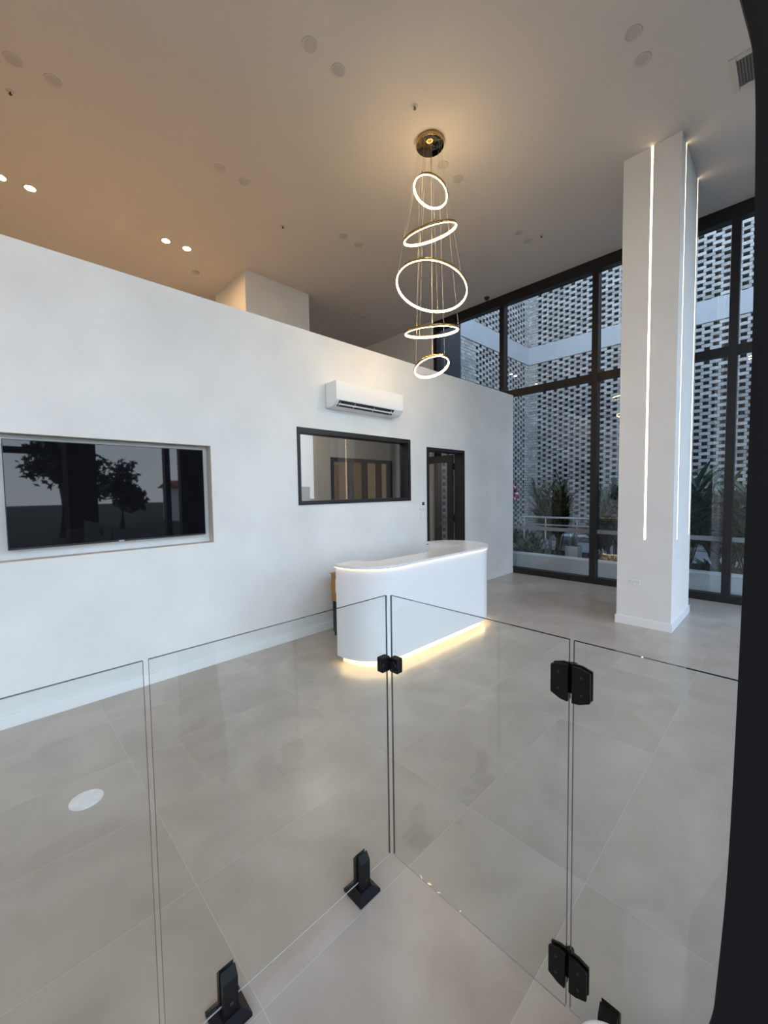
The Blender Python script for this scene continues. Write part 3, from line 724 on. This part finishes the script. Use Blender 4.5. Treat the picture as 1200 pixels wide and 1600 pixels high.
LT = [(0.285, 6.965, 'lit warm downlight at the left edge of the photo'), (0.563, 6.955, 'lit warm downlight second from the left edge, right one of the leftmost pair'),
      (2.15, 6.955, 'lit warm downlight left of the cream riser, left one of its pair'), (2.455, 6.945, 'lit warm downlight nearest the cream riser, right one of its pair'),
      (-1.60, 3.10, 'added out-of-view downlight warming the partition wall, left of its pair'), (-1.29, 3.10, 'added out-of-view downlight warming the partition wall, right of its pair'),  # this pair and the next are added unseen to warm the left wall
      (-1.60, 1.10, 'added out-of-view warming downlight nearer the front glazing, left of its pair'), (-1.29, 1.10, 'added out-of-view warming downlight nearer the front glazing, right of its pair')]
pu = None
for x, y, lab in LT:
    loc = (x*K, y*K, ZC)
    if pu is None: pu = downlight_proto(True, lab, loc)
    else: copy_tree(pu, loc, lab)
def sprinkler(label, loc):
    t = thing('sprinkler', label, 'sprinkler', loc, 'ceiling fire sprinklers')
    b = NB(); lathe(b, (0, 0), [(0.0, -.006), (0.025, -.006), (0.032, 0)], 28); obj('escutcheon', b, M['disc_ring'], t, rel=True)
    b = NB(); cyl(b, (0, 0), 0.007, -0.024, -0.0062, 12); obj('stem', b, M['tvframe'], t, rel=True)
    b = NB(); cyl(b, (0, 0), 0.014, -0.028, -0.0245, 16); obj('deflector', b, M['tvframe'], t, rel=True)
    return t
SP = [(0.335, 5.449, 'small fire sprinkler below the far left pair of unlit downlights'), (3.289, 5.411, 'small fire sprinkler on the ceiling above the cream riser'),
      (3.301, 2.841, 'small fire sprinkler just above the chandelier canopy'), (6.323, 2.881, 'small fire sprinkler left of the pillar beside two unlit downlights')]
pu = None
for x, y, lab in SP:
    loc = (x*K, y*K, ZC)
    if pu is None: pu = sprinkler(lab, loc)
    else: copy_tree(pu, loc, lab)
t = thing('smoke_detector', 'small round detector on the ceiling left of the cream riser', 'detector', (2.813*K, 7.565*K, ZC))
x, y = 2.813*K, 7.565*K
b = NB(); cyl(b, (x, y), 0.06, ZC-.012, ZC-.0005, 32); obj('base', b, M['disc'], t)
b = NB(); cyl(b, (x, y), 0.045, ZC-.03, ZC-.0122, 32, r1=0.055); obj('sensor', b, M['disc'], t)
t = thing('dome_camera', 'small dark dome camera on the ceiling by the glazing head', 'camera', (7.40, 4.50, ZC))
b = NB(); cyl(b, (7.40, 4.50), 0.05, ZC-.02, ZC-.0005, 28); obj('base', b, M['tvframe'], t)
b = NB(); lathe(b, (7.40, 4.50), [(0.04*math.cos(a*PI/12), ZC-.0202-0.045*math.sin(a*PI/12)) for a in range(6)] + [(0.0, ZC-.0652)], 28); obj('dome', b, M['ac_dark'], t)
t = thing('ceiling_vent', 'square grey return-air vent in the ceiling at upper right', 'vent', (5.25, 0.3, ZC))
vx0, vx1, vy0, vy1 = 5.02, 5.46, 0.09, 0.545
b = NB()
for q in ((vx0, vx1, vy1-.05, vy1), (vx0, vx1, vy0, vy0+.05), (vx0, vx0+.05, vy0+.05, vy1-.05), (vx1-.05, vx1, vy0+.05, vy1-.05)):
    bx(b, *q, ZC-.012, ZC-.0005, bev=0.003)
obj('frame', b, M['disc_ring'], t)
b = NB(); bx(b, vx0+.051, vx1-.051, vy0+.051, vy1-.051, ZC-.004, ZC-.0008); obj('grille_back', b, mat('vent_dark', (0.13, 0.125, 0.12), 0.8), t)
b = NB()
for k in range(16):
    yy = vy0+.06+k*0.0215
    bx(b, vx0+.052, vx1-.052, yy, yy+.010, ZC-.010, ZC-.0042)
obj('grille_slats', b, mat('vent_slat', (0.17, 0.165, 0.16), 0.7), t)

# ------------------------------------------------------------------ glass fence
FY, FX, FZ1, TH = 1.245, 1.237, 1.242, 0.010
def glass_sheet(name, parent, x0, x1, y0, y1, z0, z1):
    b = NB(); bx(b, x0, x1, y0, y1, z0, z1)
    thin_x = (x1-x0) < (y1-y0)
    bmesh.ops.recalc_face_normals(b, faces=b.faces)
    for f in b.faces:
        n = f.normal
        f.material_index = 0 if (abs(n.x) > .5 if thin_x else abs(n.y) > .5) else (0 if n.z < -.5 else 1)
    sh = obj(name, b, [M['glass'], M['edge']], parent, recalc=False)
    b = NB(); bx(b, x0, x0+.003 if thin_x else x1, y0, y1 if thin_x else y0+.003, z0-0.0025, z0); obj('polished_edge', b, M['edge_low'], sh)
    return sh
h = TH/2
GRP = 'frameless glass fence panels'
fence1 = thing('glass_fence', 'frameless glass fence panel at the far left, cut off by the photo edge', 'glass fence', (-0.5, FY, 0), GRP)
glass_sheet('glass_sheet', fence1, -1.2, 0.281, FY-h, FY+h, 0.058, FZ1)
fence2 = thing('glass_fence', 'frameless glass fence panel held by two black floor spigots left of the corner', 'glass fence', (0.78, FY, 0), GRP)
glass_sheet('glass_sheet', fence2, 0.295, 1.222, FY-h, FY+h, 0.058, FZ1)
gate = thing('glass_gate', 'frameless glass gate leaf between the corner latch and two black hinges', 'glass gate', (FX, 0.88, 0))
glass_sheet('gate_leaf', gate, FX-h, FX+h, 0.468, 1.229, 0.056, FZ1)
fence3 = thing('glass_fence', 'frameless glass fence panel right of the hinges beside the tall black panel', 'glass fence', (FX, -0.35, 0), GRP)
glass_sheet('glass_sheet', fence3, FX-h, FX+h, -1.2, 0.455, 0.058, FZ1)
def rim_cyl(bm, c, r, h0, h1, axis, n=32):
    s_ = 1 if h1 > h0 else -1; k = abs(h1-h0)
    cyl(bm, c, r*0.92, h0, h0+s_*k*0.25, n, r1=r, axis=axis, cap=True)
    cyl(bm, c, r, h0+s_*k*0.25, h1, n, axis=axis, cap=True)
# corner latch: one half on each panel, each with a round knob towards the viewer
b = NB(); bx(b, FX-.060, FX-.0135, FY-h-.014, FY+h+.011, 0.912, 0.976, bev=0.003); st = obj('latch_strike', b, M['black'], fence2)
b = NB(); rim_cyl(b, (FX-.0385, 0.943), 0.0225, FY-h-.023, FY-h-.0142, 'Y'); obj('latch_knob', b, M['black'], st)
b = NB(); bx(b, FX-h-.014, FX+h+.011, FY-.066, FY-.0205, 0.908, 0.972, bev=0.003); st = obj('latch', b, M['black'], gate)
b = NB(); rim_cyl(b, (FY-.0435, 0.939), 0.0225, FX-h-.023, FX-h-.0142, 'X'); obj('latch_knob', b, M['black'], st)
# hinges on the gate
def hinge(zc):
    b = NB(); cyl(b, (FX+.016, 0.4615), 0.011, zc-.04, zc+.052, 20); kn = obj('gate_hinge', b, M['black'], gate)
    for s in (1, -1):
        y_in, y_out = 0.4615+s*0.006, 0.4615+s*0.058
        pts = [(y_in, zc-.060), (y_in+s*.022, zc-.058), (y_out, zc-.044), (y_out, zc+.044), (y_in+s*.022, zc+.054), (y_in, zc+.054)]
        for xa, xb in ((FX-h-.011, FX-h-.0003), (FX+h+.0003, FX+h+.009)):
            b = NB(); prism_axis(b, pts, xa, xb, 'X')
            bmesh.ops.bevel(b, geom=list(b.edges), offset=0.0015, segments=1, affect='EDGES')
            obj('clamp_plate', b, M['black'], kn)
        for dz in (-.026, .026):
            b = NB(); cyl(b, (0.4615+s*.034, zc+dz), 0.004, FX-h-.0122, FX-h-.0111, 14, axis='X'); obj('screw', b, M['tvframe'], kn)
hinge(1.113); hinge(0.184)
# floor spigots
def spigot(x, y, along, owner):
    def B(bm, a0, a1, c0, c1, z0, z1, bev=0):   # a along the fence, c across it (negative = viewer side)
        if along == 'X': bx(bm, x+a0, x+a1, y+c0, y+c1, z0, z1, bev=bev)
        else: bx(bm, x+c0, x+c1, y+a0, y+a1, z0, z1, bev=bev)
    b = NB(); w0 = .055; w1 = .030
    lo = [(-w0, -w0), (w0, -w0), (w0, w0), (-w0, w0)]; hi = [(-w1, -w1), (w1, -w1), (w1, w1), (-w1, w1)]
    V = [b.verts.new((x+p, y+q, 0.0)) for p, q in lo] + [b.verts.new((x+p, y+q, 0.013)) for p, q in lo] + [b.verts.new((x+p, y+q, 0.030)) for p, q in hi]
    b.faces.new(V[0:4]); b.faces.new(V[8:12])
    for L_ in (0, 4):
        for i in range(4): b.faces.new((V[L_+i], V[L_+(i+1) % 4], V[L_+4+(i+1) % 4], V[L_+4+i]))
    base = obj('spigot', b, M['black'], owner)
    for c0, c1 in ((-.026, -.0063), (.0063, .026)):
        b = NB(); B(b, -.024, .024, c0, c1, 0.030, 0.172)
        for v_ in b.verts:      # chamfered outer top edge
            cc = (v_.co.y-y) if along == 'X' else (v_.co.x-x)
            if v_.co.z > .1 and abs(cc) > .02: v_.co.z -= 0.026
        obj('clamp_jaw', b, M['black'], base)
    b = NB(); cyl(b, ((y if along == 'Y' else x), 0.07), 0.006, (x if along == 'Y' else y)-.0295, (x if along == 'Y' else y)-.0262, 14, axis='X' if along == 'Y' else 'Y'); obj('grub_screw', b, M['tvframe'], base)
spigot(1.055, FY, 'X', fence2); spigot(0.478, FY, 'X', fence2); spigot(FX, 0.343, 'Y', fence3)

# flat white disc lying on the floor
t = thing('floor_disc', 'small round white disc on the floor beyond the left glass', 'cover plate', (0.309, 2.723, 0))
b = NB(); cyl(b, (0.309, 2.723), 0.080, 0.0003, 0.004, 48); obj('rim', b, M['plastic'], t)
b = NB(); cyl(b, (0.309, 2.723), 0.074, 0.0041, 0.0065, 48); obj('lid', b, M['disc_white'], t)

# white round-topped canister in front of the right spigot
t = thing('canister', 'white round-topped canister peeking over the bottom edge of the photo', 'canister', (1.03, 0.28, 0))
b = NB(); cyl(b, (1.03, 0.28), 0.080, 0.0, 0.268, 40); obj('body', b, M['plastic'], t)
b = NB(); lathe(b, (1.03, 0.28), [(0.0, .2685), (0.084, .2685), (0.086, .272), (0.084, .279), (0.077, .281), (0.070, .275), (0.0, .274)], 48); obj('lid', b, M['plastic'], t)

# tall black panel with a bowed edge close to the right of the viewpoint
t = thing('black_panel', 'tall matt black standing panel with bowed edge along the right side', 'panel', (0.92, -0.4, 0))
edge = [(1158, 0, .056, 2.219), (0, 0, .048, 2.18), (0, 0, .044, 2.145), (0, 0, .0405, 2.08), (0, 0, .040, 2.013), (0, 0, .0385, 1.90), (0, 0, .038, 1.81), (0, 0, .0385, 1.67),
        (0, 0, .040, 1.525), (0, 0, .042, 1.412), (0, 0, .044, 1.256), (0, 0, .046, 1.175), (0, 0, .051, 1.097), (0, 0, .055, 1.043)]
k_ = 0.9/0.6
pts = [(y*k_, 1.7+(z-1.7)*k_) for _, _, y, z in edge]
ctl = [(0.116, 2.62), (0.100, 2.55)] + pts[::2] + [pts[-1]] + [(0.098, 0.64), (0.122, 0.54), (0.150, 0.45), (0.175, 0.38), (0.195, 0.32)]
ctl = [ctl[i] for i in range(len(ctl)) if i == 0 or (Vector(ctl[i])-Vector(ctl[i-1])).length > 1e-4]
crv = []
for i in range(len(ctl)-1):     # smooth curve through the measured edge
    P0, P1, P2, P3 = [Vector(ctl[min(max(j, 0), len(ctl)-1)]) for j in (i-1, i, i+1, i+2)]
    for q in range(5):
        u_ = q/5
        p = 0.5*((2*P1) + (P2-P0)*u_ + (2*P0-5*P1+4*P2-P3)*u_**2 + (3*P1-P0-3*P2+P3)*u_**3); crv.append((p.x, p.y))
pts = [(-0.55, 2.72), (0.0, 2.72), (0.09, 2.70)] + crv + [(0.20, 0.30), (0.205, 0.25), (0.205, 0.006), (-0.55, 0.006)]
b = NB(); prism_axis(b, pts, 0.90, 0.925, 'X'); obj('panel_board', b, M['panel'], t)
b = NB(); bx(b, 0.86, 0.99, -0.50, 0.10, 0.0, 0.0058); obj('foot_plate', b, M['panel'], t)
